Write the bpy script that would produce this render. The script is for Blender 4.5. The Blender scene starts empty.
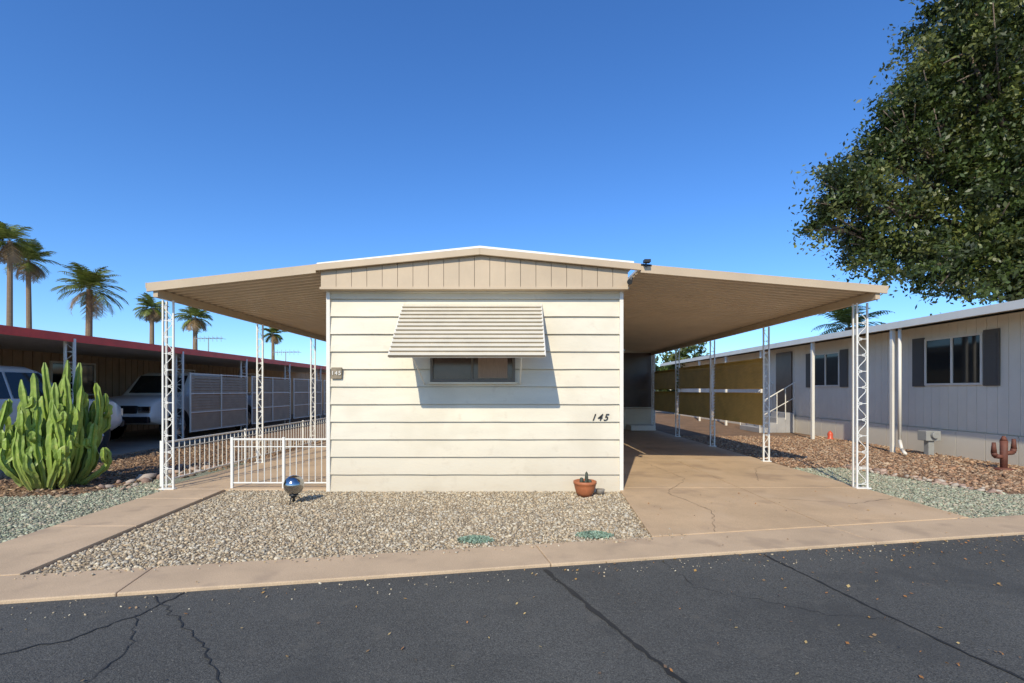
import bpy, math, random
import numpy as np
from mathutils import Vector, Matrix
random.seed(7); rng=np.random.default_rng(7)
scene=bpy.context.scene
scene.view_settings.view_transform='Standard'; scene.view_settings.look='None'; scene.view_settings.exposure=0

# ---------------- materials ----------------
def mat(name,col,rough=.6,var=.12,scale=3.,bump=.15,bscale=60.,metal=0.,fine=0.,fscale=200.,stretch=(1,1,1),attr=None,transl=0.,dist=.004,spots=None,low_tint=None):
    m=bpy.data.materials.new(name); m.use_nodes=True; nt=m.node_tree; N=nt.nodes; L=nt.links
    b=N['Principled BSDF']; b.inputs['Roughness'].default_value=rough; b.inputs['Metallic'].default_value=metal
    tc=N.new('ShaderNodeTexCoord'); mp=N.new('ShaderNodeMapping'); mp.inputs['Scale'].default_value=stretch
    L.new(tc.outputs['Object'],mp.inputs['Vector'])
    def mul(colsock,lo,hi,fac):
        r=N.new('ShaderNodeMapRange'); r.inputs['From Min'].default_value=.3; r.inputs['From Max'].default_value=.7
        r.inputs['To Min'].default_value=lo; r.inputs['To Max'].default_value=hi; L.new(fac,r.inputs['Value'])
        x=N.new('ShaderNodeVectorMath'); x.operation='SCALE'; L.new(colsock,x.inputs[0]); L.new(r.outputs[0],x.inputs['Scale']); return x.outputs[0]
    if attr:
        a=N.new('ShaderNodeAttribute'); a.attribute_name=attr; c=a.outputs['Color']
    else:
        rgb=N.new('ShaderNodeRGB'); rgb.outputs[0].default_value=(*col,1); c=rgb.outputs[0]
    if var>0:
        n1=N.new('ShaderNodeTexNoise'); n1.inputs['Scale'].default_value=scale; n1.inputs['Detail'].default_value=4; n1.inputs['Roughness'].default_value=.6
        L.new(mp.outputs[0],n1.inputs['Vector']); c=mul(c,1-var,1+var,n1.outputs['Fac'])
    if fine>0:
        n2=N.new('ShaderNodeTexNoise'); n2.inputs['Scale'].default_value=fscale; n2.inputs['Detail'].default_value=1
        L.new(tc.outputs['Object'],n2.inputs['Vector']); c=mul(c,1-fine,1+fine,n2.outputs['Fac'])
    if spots and not isinstance(spots,list): spots=[spots]
    for sp_ in (spots or []):
        n3=N.new('ShaderNodeTexNoise'); n3.inputs['Scale'].default_value=sp_[0]; n3.inputs['Detail'].default_value=3
        L.new(tc.outputs['Object'],n3.inputs['Vector'])
        r=N.new('ShaderNodeMapRange'); r.inputs['From Min'].default_value=sp_[1]; r.inputs['From Max'].default_value=sp_[1]+.12; r.inputs['To Max'].default_value=sp_[3]
        L.new(n3.outputs['Fac'],r.inputs['Value'])
        mx=N.new('ShaderNodeMix'); mx.data_type='RGBA'; L.new(r.outputs[0],mx.inputs['Factor']); L.new(c,mx.inputs['A']); mx.inputs['B'].default_value=(*sp_[2],1); c=mx.outputs['Result']
    if low_tint: # (z0,z1,colour,amount): tint near the ground, grime on the walls
        sp=N.new('ShaderNodeSeparateXYZ'); L.new(tc.outputs['Object'],sp.inputs[0])
        r=N.new('ShaderNodeMapRange'); r.inputs['From Min'].default_value=low_tint[1]; r.inputs['From Max'].default_value=low_tint[0]; r.inputs['To Max'].default_value=low_tint[3]
        L.new(sp.outputs['Z'],r.inputs['Value'])
        ml=N.new('ShaderNodeMath'); ml.operation='MULTIPLY'; L.new(r.outputs[0],ml.inputs[0]); L.new(n1.outputs['Fac'],ml.inputs[1])
        mx=N.new('ShaderNodeMix'); mx.data_type='RGBA'; L.new(ml.outputs[0],mx.inputs['Factor']); L.new(c,mx.inputs['A']); mx.inputs['B'].default_value=(*low_tint[2],1); c=mx.outputs['Result']
    L.new(c,b.inputs['Base Color'])
    if bump>0:
        nb=N.new('ShaderNodeTexNoise'); nb.inputs['Scale'].default_value=bscale; nb.inputs['Detail'].default_value=2
        L.new(mp.outputs[0],nb.inputs['Vector']); bp=N.new('ShaderNodeBump'); bp.inputs['Strength'].default_value=bump; bp.inputs['Distance'].default_value=dist
        L.new(nb.outputs['Fac'],bp.inputs['Height']); L.new(bp.outputs[0],b.inputs['Normal'])
    if transl>0:
        t=N.new('ShaderNodeBsdfTranslucent'); L.new(c,t.inputs['Color']); ms=N.new('ShaderNodeMixShader'); ms.inputs[0].default_value=transl
        L.new(b.outputs[0],ms.inputs[1]); L.new(t.outputs[0],ms.inputs[2]); L.new(ms.outputs[0],N['Material Output'].inputs['Surface'])
    return m

M={}
M['siding']=mat('cream_siding_paint',(.69,.625,.485),.5,.06,1.5,.25,30,stretch=(1,1,4),low_tint=(0,.8,(.40,.31,.20),.8),spots=[(9,.62,(.56,.49,.37),.4),(1.3,.54,(.61,.545,.41),.6)])
M['trimwhite']=mat('white_trim_paint',(.74,.70,.61),.45,.05,3,.1,40)
M['roofwhite']=mat('white_roof_coating',(.85,.84,.80),.5,.04,3,0)
M['tan']=mat('tan_paint',(.50,.385,.255),.5,.08,2,.15,40)
M['tandark']=mat('tan_groove',(.2,.15,.11),.7,0,2,0)
M['soffit']=mat('tan_soffit_metal',(.66,.545,.40),.42,.07,1.2,0,spots=(3,.62,(.46,.36,.25),.4))
M['ironwhite']=mat('white_iron',(.76,.74,.67),.45,0,8,0,spots=(25,.66,(.35,.22,.14),.5))
M['concrete']=mat('tan_concrete',(.53,.37,.215),.85,.13,1.1,.3,90,fine=.12,fscale=140,spots=[(1.7,.55,(.35,.24,.15),.6),(.8,.55,(.60,.44,.28),.5)])
M['concrete2']=mat('path_concrete',(.53,.385,.24),.85,.12,1.6,.3,90,fine=.12,fscale=140,spots=[(3,.56,(.38,.275,.18),.6)])
M['asphalt']=mat('asphalt',(.078,.077,.068),.85,.2,.6,.9,160,fine=.5,fscale=150,dist=.006,spots=[(90,.60,(.21,.20,.165),.6),(1.6,.54,(.052,.052,.047),.55),(5,.60,(.115,.108,.09),.5)])
M['tar']=mat('crack_tar',(.022,.022,.02),.7,.2,5,.3,80)
M['joint']=mat('joint_dirt',(.15,.105,.07),.9,.2,5,.2,80)
M['earth']=mat('earth_ground',(.33,.24,.155),.95,.2,.7,.6,40,fine=.3,fscale=60,dist=.02)
M['gravelbase']=mat('gravel_base',(.34,.265,.17),.95,.2,3,.9,50,fine=.4,fscale=60,dist=.02)
M['greenbase']=mat('green_gravel_base',(.25,.26,.18),.95,.2,3,.9,50,fine=.4,fscale=60,dist=.02)
M['barkbase']=mat('bark_base',(.22,.13,.07),.95,.25,2,.9,50,fine=.4,fscale=60,dist=.02)
M['stones']=mat('gravel_stones',(1,1,1),.85,0,attr='Col',bump=0)
M['leaf']=mat('leaves',(1,1,1),.45,0,30,0,attr='Col',transl=.25)
M['barkwood']=mat('tree_bark',(.15,.11,.08),.9,.25,6,.9,30,stretch=(1,1,.3),dist=.02)
M['palmtrunk']=mat('palm_trunk',(.24,.165,.10),.95,.25,6,.9,12,stretch=(1,1,5),dist=.03)
M['glass']=mat('window_glass',(.02,.022,.022),.06,0,2,0)
M['darkglass']=mat('dark_screen',(.08,.05,.032),.35,.3,2,0)
M['black']=mat('black_paint',(.02,.02,.02),.4,0,5,0)
M['curtain']=mat('curtain',(.30,.21,.15),.8,.15,10,.1,40,stretch=(8,8,1))
M['terracotta']=mat('terracotta',(.40,.13,.05),.6,.15,9,.2,50)
M['chrome']=mat('mirror_ball',(.42,.42,.42),.12,0,3,0,metal=1.)
M['lamp']=mat('lamp_chrome',(.75,.76,.78),.1,0,3,0,metal=1.)
M['yellow']=mat('mustard_screen',(.74,.54,.17),.55,.12,4,0,spots=(5,.62,(.48,.33,.10),.5))
M['gray']=mat('warm_gray_siding',(.78,.715,.58),.6,.06,1.5,.15,30,low_tint=(0,.8,(.35,.27,.2),.5))
M['shutter']=mat('shutter_gray',(.10,.09,.075),.6,0,5,0)
M['red']=mat('red_fascia',(.78,.06,.03),.5,.15,3,0)
M['brownwall']=mat('brown_wall',(.40,.265,.155),.7,.12,2,0)
M['tanslat']=mat('tan_slats',(.44,.30,.18),.6,.12,4,0)
M['bronze']=mat('bronze_frame',(.12,.10,.08),.4,0,4,0)
M['cactus']=mat('cactus_skin',(.22,.31,.045),.5,.3,7,.2,50,spots=[(14,.58,(.38,.38,.10),.6),(30,.62,(.24,.16,.06),.7)],low_tint=(0,.5,(.2,.15,.07),.9))  # skin tinted brown towards the base
M['rust']=mat('rusty_metal',(.13,.045,.028),.7,.3,10,.3,60)
M['carwhite']=mat('white_car_paint',(.80,.79,.74),.2,0,2,0)
M['carsilver']=mat('silver_car_paint',(.66,.65,.60),.22,0,2,0,metal=.1)
M['tyre']=mat('tyre_rubber',(.025,.025,.025),.8,0,10,0)
M['rim']=mat('alloy_rim',(.5,.5,.5),.3,0,10,0,metal=.8)
M['taill']=mat('tail_lamp',(.4,.02,.015),.2,0,10,0)
M['bluegray']=mat('gray_metal',(.3,.30,.28),.5,.1,6,0)

# ---------------- mesh helpers ----------------
def empty(name,loc=(0,0,0)):
    e=bpy.data.objects.new(name,None); scene.collection.objects.link(e); e.empty_display_size=.3; return e
class P:
    def __init__(s): s.v=[]; s.f=[]
    def add(s,vs,fs):
        o=len(s.v); s.v+= [tuple(v) for v in vs]; s.f+=[tuple(i+o for i in f) for f in fs]
    def box(s,x0,x1,y0,y1,z0,z1):
        if x0>x1:x0,x1=x1,x0
        if y0>y1:y0,y1=y1,y0
        s.add([(x0,y0,z0),(x1,y0,z0),(x1,y1,z0),(x0,y1,z0),(x0,y0,z1),(x1,y0,z1),(x1,y1,z1),(x0,y1,z1)],
              [(0,3,2,1),(4,5,6,7),(0,1,5,4),(1,2,6,5),(2,3,7,6),(3,0,4,7)])
    def prism(s,pts,z0,z1):
        n=len(pts); a=sum(pts[i][0]*pts[(i+1)%n][1]-pts[(i+1)%n][0]*pts[i][1] for i in range(n))
        if a<0: pts=pts[::-1]
        s.add([(p[0],p[1],z0) for p in pts]+[(p[0],p[1],z1) for p in pts],
              [tuple(range(n-1,-1,-1)),tuple(range(n,2*n))]+[(i,(i+1)%n,n+(i+1)%n,n+i) for i in range(n)])
    def prismY(s,pts,y0,y1): # pts in (x,z)
        n=len(pts); s.add([(p[0],y0,p[1]) for p in pts]+[(p[0],y1,p[1]) for p in pts],
              [tuple(range(n)),tuple(range(2*n-1,n-1,-1))]+[((i+1)%n,i,n+i,n+(i+1)%n) for i in range(n)])
    def tube(s,a,b,r0,r1=None,n=8,cap=True):
        r1=r0 if r1 is None else r1
        a=Vector(a);b=Vector(b);d=(b-a).normalized(); u=d.orthogonal().normalized(); w=d.cross(u)
        vs=[a+(u*math.cos(t)+w*math.sin(t))*r0 for t in [2*math.pi*i/n for i in range(n)]]+[b+(u*math.cos(t)+w*math.sin(t))*r1 for t in [2*math.pi*i/n for i in range(n)]]
        fs=[(i,(i+1)%n,n+(i+1)%n,n+i) for i in range(n)]
        if cap: fs+=[tuple(range(n-1,-1,-1)),tuple(range(n,2*n))]
        s.add(vs,fs)
    def path(s,pts,rs,n=8):
        for i in range(len(pts)-1): s.tube(pts[i],pts[i+1],rs[i],rs[i+1],n)
    def lathe(s,c,prof,n=24): # prof (r,z)
        vs=[];fs=[]
        for r,z in prof:
            for i in range(n):
                t=2*math.pi*i/n; vs.append((c[0]+r*math.cos(t),c[1]+r*math.sin(t),c[2]+z))
        for k in range(len(prof)-1):
            for i in range(n): fs.append((k*n+i,k*n+(i+1)%n,(k+1)*n+(i+1)%n,(k+1)*n+i))
        s.add(vs,fs)
    def obj(s,name,m,parent=None,smooth=False,bevel=0):
        me=bpy.data.meshes.new(name); me.from_pydata(s.v,[],s.f); me.update()
        if smooth: me.polygons.foreach_set('use_smooth',[True]*len(me.polygons))
        me.materials.append(M[m] if isinstance(m,str) else m)
        o=bpy.data.objects.new(name,me); scene.collection.objects.link(o)
        if parent: o.parent=parent
        if bevel:
            b=o.modifiers.new('bevel','BEVEL'); b.width=bevel; b.segments=2; b.limit_method='ANGLE'
        return o

def npmesh(name,verts,loops_per,faces,cols,m,parent=None,smooth=False):
    me=bpy.data.meshes.new(name); nv=len(verts); nf=len(faces)
    me.vertices.add(nv); me.vertices.foreach_set('co',verts.astype(np.float32).ravel())
    me.loops.add(nf*loops_per); me.loops.foreach_set('vertex_index',faces.astype(np.int32).ravel())
    me.polygons.add(nf); me.polygons.foreach_set('loop_start',np.arange(nf,dtype=np.int32)*loops_per)
    try: me.polygons.foreach_set('loop_total',np.full(nf,loops_per,dtype=np.int32))
    except Exception: pass
    if smooth: me.polygons.foreach_set('use_smooth',np.ones(nf,dtype=bool))
    me.update(calc_edges=True); me.validate()
    a=me.color_attributes.new('Col','FLOAT_COLOR','POINT')
    c=np.ones((nv,4),dtype=np.float32); c[:,:3]=cols; a.data.foreach_set('color',c.ravel())
    me.materials.append(M[m]); o=bpy.data.objects.new(name,me); scene.collection.objects.link(o)
    if parent:o.parent=parent
    return o

ph=(1+5**.5)/2
ICO=np.array([(-1,ph,0),(1,ph,0),(-1,-ph,0),(1,-ph,0),(0,-1,ph),(0,1,ph),(0,-1,-ph),(0,1,-ph),(ph,0,-1),(ph,0,1),(-ph,0,-1),(-ph,0,1)],float); ICO/=np.linalg.norm(ICO[0])
ICF=np.array([(0,11,5),(0,5,1),(0,1,7),(0,7,10),(0,10,11),(1,5,9),(5,11,4),(11,10,2),(10,7,6),(7,1,8),(3,9,4),(3,4,2),(3,2,6),(3,6,8),(3,8,9),(4,9,5),(2,4,11),(6,2,10),(8,6,7),(9,8,1)])
def inpoly(x,y,poly):
    c=np.zeros(len(x),bool); n=len(poly)
    for i in range(n):
        x0,y0=poly[i]; x1,y1=poly[(i+1)%n]
        if y0==y1: continue
        t=((y0>y)!=(y1>y))&(x<(x1-x0)*(y-y0)/(y1-y0)+x0); c^=t
    return c
def stones(name,poly,n,size,pal,z=.006,flat=.6,elong=1.3,parent=None):
    xs=[p[0] for p in poly]; ys=[p[1] for p in poly]; X=[];Y=[]; k=0
    while k<n:
        x=rng.uniform(min(xs),max(xs),n);y=rng.uniform(min(ys),max(ys),n);m=inpoly(x,y,poly); X.append(x[m]);Y.append(y[m]);k+=m.sum()
    X=np.concatenate(X)[:n];Y=np.concatenate(Y)[:n]
    s=size*rng.lognormal(0,.35,n); sc=np.stack([s*rng.uniform(.7,elong,n),s*rng.uniform(.6,1,n),s*flat*rng.uniform(.6,1.2,n)],1)
    V=ICO[None]*rng.uniform(.78,1.15,(n,12,1))*sc[:,None,:]
    a=rng.uniform(0,6.28,n);b=rng.normal(0,.4,n)
    x=V[...,0]*np.cos(b)[:,None]-V[...,2]*np.sin(b)[:,None]; zz=V[...,0]*np.sin(b)[:,None]+V[...,2]*np.cos(b)[:,None]
    x2=x*np.cos(a)[:,None]-V[...,1]*np.sin(a)[:,None]; y2=x*np.sin(a)[:,None]+V[...,1]*np.cos(a)[:,None]
    W=np.stack([x2+X[:,None],y2+Y[:,None],zz+z+rng.uniform(0,size*.6,n)[:,None]],2)
    F=(ICF[None]+12*np.arange(n)[:,None,None]).reshape(-1,3)
    pal=np.array(pal); c=pal[rng.integers(0,len(pal),n)]*rng.uniform(.8,1.2,(n,1)); C=np.repeat(c,12,axis=0)
    return npmesh(name,W.reshape(-1,3),3,F,C,'stones',parent)
def leaves(name,centers,size,cols,parent=None,m='leaf'):
    n=len(centers); u=rng.normal(size=(n,3)); u/=np.linalg.norm(u,axis=1)[:,None]
    w=rng.normal(size=(n,3)); w[:,2]+=.8; v=np.cross(w,u); v/=np.linalg.norm(v,axis=1)[:,None]
    s=size*rng.uniform(.6,1.3,(n,1))
    q=np.stack([centers-u*s,centers+v*s*.5,centers+u*s,centers-v*s*.5],1).reshape(-1,3)
    F=np.arange(4*n).reshape(n,4)
    return npmesh(name,q,4,F,np.repeat(cols,4,axis=0),m,parent)
def crown(lobes,per,cr,nl,lo=.35,hi=1.12,light=.25):
    C=[];K=[]
    for (x,y,z,r) in lobes:
        k=int(per*r*r)
        d=rng.normal(size=(k,3)); d/=np.linalg.norm(d,axis=1)[:,None]
        rad=r*rng.uniform(lo,hi,(k,1)); cc=np.array([x,y,z])+d*rad*np.array([1,1,.85])
        for c in cc:
            m=int(nl*rng.uniform(.4,1.5)); rr=cr*rng.uniform(.45,1.3)
            ax=rng.normal(size=3)*.6+(c-np.array([x,y,z]))/max(r,.1); ax/=np.linalg.norm(ax)
            p=rng.normal(size=(m,3))*rr*.36*np.array([1,1,.7])+ax*rng.normal(0,rr*.55,(m,1)); C.append(c+p)
            b=rng.uniform(.55,1.3); g=np.array([.055,.080,.016])*b
            if rng.random()<light: g=np.array([.13,.145,.032])*b  # sunlit highlights put into the leaf colour: some clumps in lighter olive
            K.append(np.tile(g,(m,1))*rng.uniform(.7,1.3,(m,1)))
    return np.concatenate(C),np.concatenate(K)

# ---------------- terrain ----------------
def sheet(name,pts,z,m):
    p=P(); p.add([(a,b,z) for a,b in pts],[tuple(range(len(pts)))]); o=p.obj(name,m)
    if o.data.polygons[0].normal.z<0: o.data.flip_normals()
    return o
E=lambda x:3.627+.1824*x      # road edge
B=lambda x:4.12+.185*x        # back of the gutter strip
sheet('ground',[(-300,-100),(300,-100),(300,500),(-300,500)],0,'earth')
sheet('asphalt_road',[(-60,E(-60)),(60,E(60)),(62,E(60)-9),(-58,E(-60)-9)],.004,'asphalt')
g=P()
x=-20.
while x<24:
    x1=x+2.9; g.prism([(x+.003,E(x)),(x1-.003,E(x1)),(x1-.1-.003,B(x1-.1)),(x-.1+.003,B(x-.1))],-.05,.028); x=x1
g.obj('concrete_gutter','concrete2',bevel=.008)
d=P(); gp=.005
ybs=[None,6.55,9.1,11.6,14.1,16.3]
for (xa,xb) in ((None,3.1),(3.1,4.78)):
    for i in range(5):
        y1=ybs[i+1]-gp
        if i==0:
            xl=1.275 if xa is None else xa+gp; xr=xb-gp
            xl1=1.45 if xa is None else xa+gp
            d.prism([(xl,B(xl)+.012),(xr,B(xr)+.012),(xr,y1),(xl1,y1)],-.05,.031)
        else:
            xl=1.5 if xa is None else xa+gp
            d.prism([(xl,ybs[i]+gp),(xb-gp,ybs[i]+gp),(xb-gp,y1),(xl,y1)],-.05,.031)
d.obj('concrete_driveway','concrete',bevel=.006)
def crack(p,pts,w,z,seg=.07,jit=.012):
    prev=None
    for i in range(len(pts)-1):
        a=Vector(pts[i]);b=Vector(pts[i+1]);n=max(2,int((b-a).length/seg)); dr=(b-a).normalized(); nn=Vector((-dr.y,dr.x))
        for k in range(n+(i==len(pts)-2)):
            c=a+(b-a)*k/n+nn*random.gauss(0,jit); ww=w*random.uniform(.4,1.2)
            cur=(c+nn*ww/2,c-nn*ww/2)
            if prev: p.add([(prev[0].x,prev[0].y,z),(prev[1].x,prev[1].y,z),(cur[1].x,cur[1].y,z),(cur[0].x,cur[0].y,z)],[(0,1,2,3)])
            prev=cur
dc=P(); crack(dc,[(1.9,4.5),(2.2,5.3),(2.0,6.2),(2.6,7.2),(2.4,9)],.006,.035); crack(dc,[(3.2,5.9),(4.0,5.6),(4.7,5.9)],.006,.035); crack(dc,[(3.6,7),(4.1,8.1),(4.6,8.5)],.005,.035); crack(dc,[(1.5,7.6),(2.2,7.5),(3.0,7.9)],.005,.0352)
dc.obj('driveway_cracks','joint')
ac=P()
crack(ac,[(.25,3.62),(.52,2.9),(.80,2.2),(1.1,1.2)],.036,.008,.05,.004)
crack(ac,[(2.07,3.95),(2.25,2.9),(2.4,2.2)],.020,.008,.05,.005)
crack(ac,[(-2.17,3.2),(-2.25,2.9),(-2.4,2.6),(-2.7,2.4)],.014,.008,.04,.010)
crack(ac,[(-2.35,3.15),(-2.0,2.85),(-1.6,2.5),(-1.3,2.15)],.010,.0085,.04,.010)
crack(ac,[(-2.25,2.9),(-2.0,2.5),(-1.95,2.1)],.007,.0082,.04,.012)
crack(ac,[(4.6,4.3),(4.0,3.6),(4.3,2.9),(4.2,2.2)],.007,.008,.04,.016)
crack(ac,[(1.2,3.8),(1.25,3.3),(1.9,2.9),(2.25,2.8)],.004,.0083,.04,.016)
ac.obj('asphalt_crack_seal','tar')
p=P()
for (ya,yb) in ((None,4.7),(4.7,5.9),(5.9,6.45)):
    def xl(y): return -4.40-(y-3.4)*.078
    def xr(y): return -3.56-(y-3.45)*.10
    if ya is None: p.prism([(-4.37,B(-4.37)+.012),(-3.56,B(-3.56)+.012),(xr(yb),yb-gp),(xl(yb),yb-gp)],-.05,.03)
    else: p.prism([(xl(ya),ya+gp),(xr(ya),ya+gp),(xr(yb),yb-gp),(xl(yb),yb-gp)],-.05,.03)
p.prism([(-4.8,6.46),(-2.47,6.46),(-2.47,11),(-4.8,11)],-.05,.03); p.prism([(-4.8,11.015),(-2.47,11.015),(-2.47,16.5),(-4.8,16.5)],-.05,.03)
p.obj('concrete_path','concrete2',bevel=.006)
gy=[(-3.50,B(-3.5)+.01),(1.24,B(1.24)+.01),(1.43,6.38),(-3.82,6.44)]
sheet('gravel_yard',gy,.004,'gravelbase')
beige=[(.53,.425,.27),(.44,.345,.22),(.60,.52,.37),(.34,.27,.175),(.48,.37,.235),(.55,.49,.37),(.26,.21,.145),(.42,.37,.28)]
stones('gravel',[(-3.53,B(-3.5)-.02),(1.27,B(1.24)-.02),(1.45,6.38),(-3.80,6.46)],32000,.0112,beige)
stones('stray_pebbles',[(-3.6,B(-3.6)-.12),(1.6,B(1.6)-.12),(1.6,B(1.6)+.3),(1.3,B(1.3)-.01),(-3.5,B(-3.5)-.01)],170,.008,beige,z=.030)
stones('stray_pebbles',[(-3.6,E(-3.6)-.3),(5,E(5)-.3),(5,E(5)-.01),(-3.6,E(-3.6)-.01)],260,.005,beige,z=.006)
gl=[(-4.42,B(-4.42)+.01),(-4.62,6.3),(-4.85,6.6),(-4.85,9),(-5.3,9),(-5.6,6.1),(-9,5.9),(-12,5.7),(-12,B(-12))]
sheet('green_gravel_bed',gl,.004,'greenbase')
green=[(.33,.355,.235),(.26,.275,.185),(.43,.44,.31),(.34,.31,.22),(.46,.39,.27),(.2,.21,.15)]
stones('green_gravel',[(-4.38,3.4),(-4.60,6.3),(-4.85,6.6),(-5.3,7.5),(-5.6,6.2),(-6.8,6.0),(-6.8,3.0)],11000,.013,green)
sheet('bark_bed',[(-4.86,9.01),(-4.86,26),(-8.1,26),(-8.1,5.95),(-5.61,6.11),(-5.31,9.01)],.004,'barkbase')
brown=[(.24,.145,.08),(.32,.195,.105),(.16,.10,.06),(.38,.265,.16),(.13,.09,.06)]
stones('bark_mulch',[(-4.9,8.2),(-4.9,13),(-8.1,13),(-8.1,6.1),(-5.6,6.1)],6000,.020,brown,elong=1.9,flat=.4)
sheet('green_gravel_bed',[(4.80,B(4.8)+.01),(4.80,8.3),(5.8,8.3),(6.35,6.3),(9,B(9)+.01)],.004,'greenbase')
stones('green_gravel',[(4.79,B(4.8)-.01),(4.79,8.3),(5.7,8.3),(6.3,6.3),(7.6,5.8),(7.4,B(7.4))],11000,.013,green)
sheet('bark_bed',[(4.80,8.31),(4.80,30),(9,30),(9,5.81),(8.0,B(8)+.1),(6.36,6.31),(5.81,8.31)],.0045,'barkbase')
red=[(.38,.21,.115),(.46,.285,.165),(.27,.16,.09),(.48,.35,.23),(.20,.12,.075),(.33,.23,.145)]
stones('bark_mulch',[(4.85,8.3),(4.85,14),(9,14),(9,6.6),(6.4,6.3),(5.8,8.3)],14000,.020,red,elong=1.7,flat=.45)
nd=P(); nd.prism([(-12.4,6.4),(-8.2,6.4),(-8.2,26),(-12.4,26)],-.05,.02); nd.obj('neighbor_driveway',mat('old_driveway',(.28,.215,.155),.9,.2,1.5,.3,60,fine=.2))
stones('edging_rocks',[(-5.6,6.3),(-5.0,6.6),(-5.0,9),(-5.9,9)],60,.06,[(.35,.25,.18),(.3,.2,.15),(.4,.33,.27)])
stones('edging_rocks',[(5.7,8.3),(6.3,6.2),(6.5,6.3),(5.9,8.5)],70,.045,[(.42,.3,.22),(.3,.2,.15),(.45,.38,.3)])
def mint(cx,cy,rx,ry):
    n=900; a=rng.uniform(0,6.28,n); r=np.sqrt(rng.uniform(0,1,n))*rng.uniform(.75,1.15,n)
    c=np.stack([cx+rx*r*np.cos(a),cy+ry*r*np.sin(a),.02+.03*np.clip(1-r*r,0,1)*rng.uniform(.3,1,n)],1)
    col=np.array([.33,.45,.33])*rng.uniform(.6,1.3,(n,1)); leaves('ground_cover_plant',c,.013,col)
mint(-.33,4.30,.16,.10); mint(.76,4.44,.17,.10)
n=2300; X=rng.uniform(-3.4,6,n); w_=rng.random(n); Y=np.where(w_<.6,E(X)-rng.uniform(0,1.9,n),np.where(w_<.85,E(X)-np.abs(rng.normal(0,.12,n))-.01,E(X)+rng.uniform(0,2,n)))
keep=(rng.random(n)<np.clip(.12+.14*X,.10,.7))&(Y>1.9); X=X[keep];Y=Y[keep];n=len(X)
a=rng.uniform(0,6.28,n); s=rng.uniform(.005,.015,n)
u=np.stack([np.cos(a)*s,np.sin(a)*s,rng.normal(0,.003,n)],1); v=np.stack([-np.sin(a)*s*.55,np.cos(a)*s*.55,rng.normal(0,.003,n)],1); c=np.stack([X,Y,np.full(n,.036)],1)
c[:,2]=np.where(Y<E(X),.014,.040)
q=np.stack([c-u,c+v,c+u,c-v],1).reshape(-1,3)
cl=np.array([(.54,.31,.09),(.44,.20,.06),(.58,.42,.17),(.30,.19,.09),(.2,.13,.08)])[rng.integers(0,5,n)]
npmesh('fallen_leaves',q,4,np.arange(4*n).reshape(n,4),np.repeat(cl,4,axis=0),'leaf')

# ---------------- main mobile home ----------------
home=empty('mobile_home')
X0,X1,YF,YB=-2.453,1.467,6.4,22.
core=P(); core.box(X0+.03,X1-.03,YF+.03,YB,.02,2.70); core.obj('wall_core','siding',home)
w=P(); pitch=.2335
z=.0; 
while z<2.66:
    z1=min(z+pitch,2.69)
    yb=YF-.024; yt=YF+.002
    # each board bows very slightly, as old hardboard siding does
    ns_=14; base=[]; 
    for k in range(ns_+1):
        xx=X0+(X1-X0)*k/ns_; dz=random.gauss(0,.0011); dy=random.gauss(0,.0014)
        base.append((xx,dz,dy))
    vs=[];fs=[]
    for xx,dz,dy in base:
        vs+= [(xx,YF+.05,z+.004+dz),(xx,yb+dy,z+.004+dz),(xx,yb+dy,z+.010+dz),(xx,yt,z1)]
    for k in range(ns_):
        o=4*k
        fs+=[(o,o+4,o+5,o+1),(o+1,o+5,o+6,o+2),(o+2,o+6,o+7,o+3)]
    w.add(vs,fs)
    for sx,xx in ((-1,X0),(1,X1)):
        w.add([(xx+sx*.022,YF,z+.004),(xx+sx*.022,YB,z+.004),(xx-sx*.002,YB,z1),(xx-sx*.002,YF,z1),(xx-sx*.05,YF,z+.004),(xx-sx*.05,YB,z+.004)],[(0,1,2,3),(0,4,5,1)])
    z+=pitch
w.obj('lap_siding','siding',home)
t=P()
for xx in (X0-.012,X1-.038): t.box(xx,xx+.05,YF-.034,YF+.02,.01,2.68)
t.box(X0+.04,X1-.04,YF-.03,YF,2.655,2.69)
t.obj('corner_trim','trimwhite',home,bevel=.003)
ROOF=lambda x: 3.155-.098*abs(x+.413)
gb=P(); gx0,gx1=-2.487,1.51; nb=20; dx=(gx1-gx0)/nb
for i in range(nb):
    a=gx0+i*dx+.003; b=gx0+(i+1)*dx-.003
    pts=[(a,2.70),(b,2.70)]+[(b,ROOF(b)-.045)]+([(-.413,ROOF(-.413)-.045)] if a<-.413<b else [])+[(a,ROOF(a)-.045)]
    gb.prismY(pts,6.24,6.27)
gb.obj('gable_planks','tan',home)
gk=P(); gk.prismY([(gx0,2.70),(gx1,2.70),(gx1,ROOF(gx1)-.05),(-.413,ROOF(-.413)-.05),(gx0,ROOF(gx0)-.05)],6.272,6.42); gk.obj('gable_backing','tandark',home)
gt=P(); gt.box(gx0-.01,gx1+.01,6.225,6.30,2.668,2.70); gt.obj('gable_bottom_trim','tan',home,bevel=.003)
sk=P(); sk.box(gx0,gx1,6.301,6.36,2.672,2.698); sk.obj('gable_soffit','tan',home)
fa=P()
xl,xr=-2.53,1.66
for a,b in ((xl,-.413),(-.413,xr)):
    za,zb=ROOF(a),ROOF(b)
    fa.prismY([(a,za-.05),(b,zb-.05),(b,zb+.035),(a,za+.035)],6.17,6.21)
fa.obj('gable_fascia','tan',home,bevel=.004)
rf=P()
for a,b in ((xl,-.413),(-.413,xr-.08)):
    za,zb=ROOF(a),ROOF(b)
    rf.prismY([(a,za+.0),(b,zb+.0),(b,zb+.068),(a,za+.055)],6.215,YB+.3)
rf.obj('roof','roofwhite',home)
rl=P()
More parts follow.
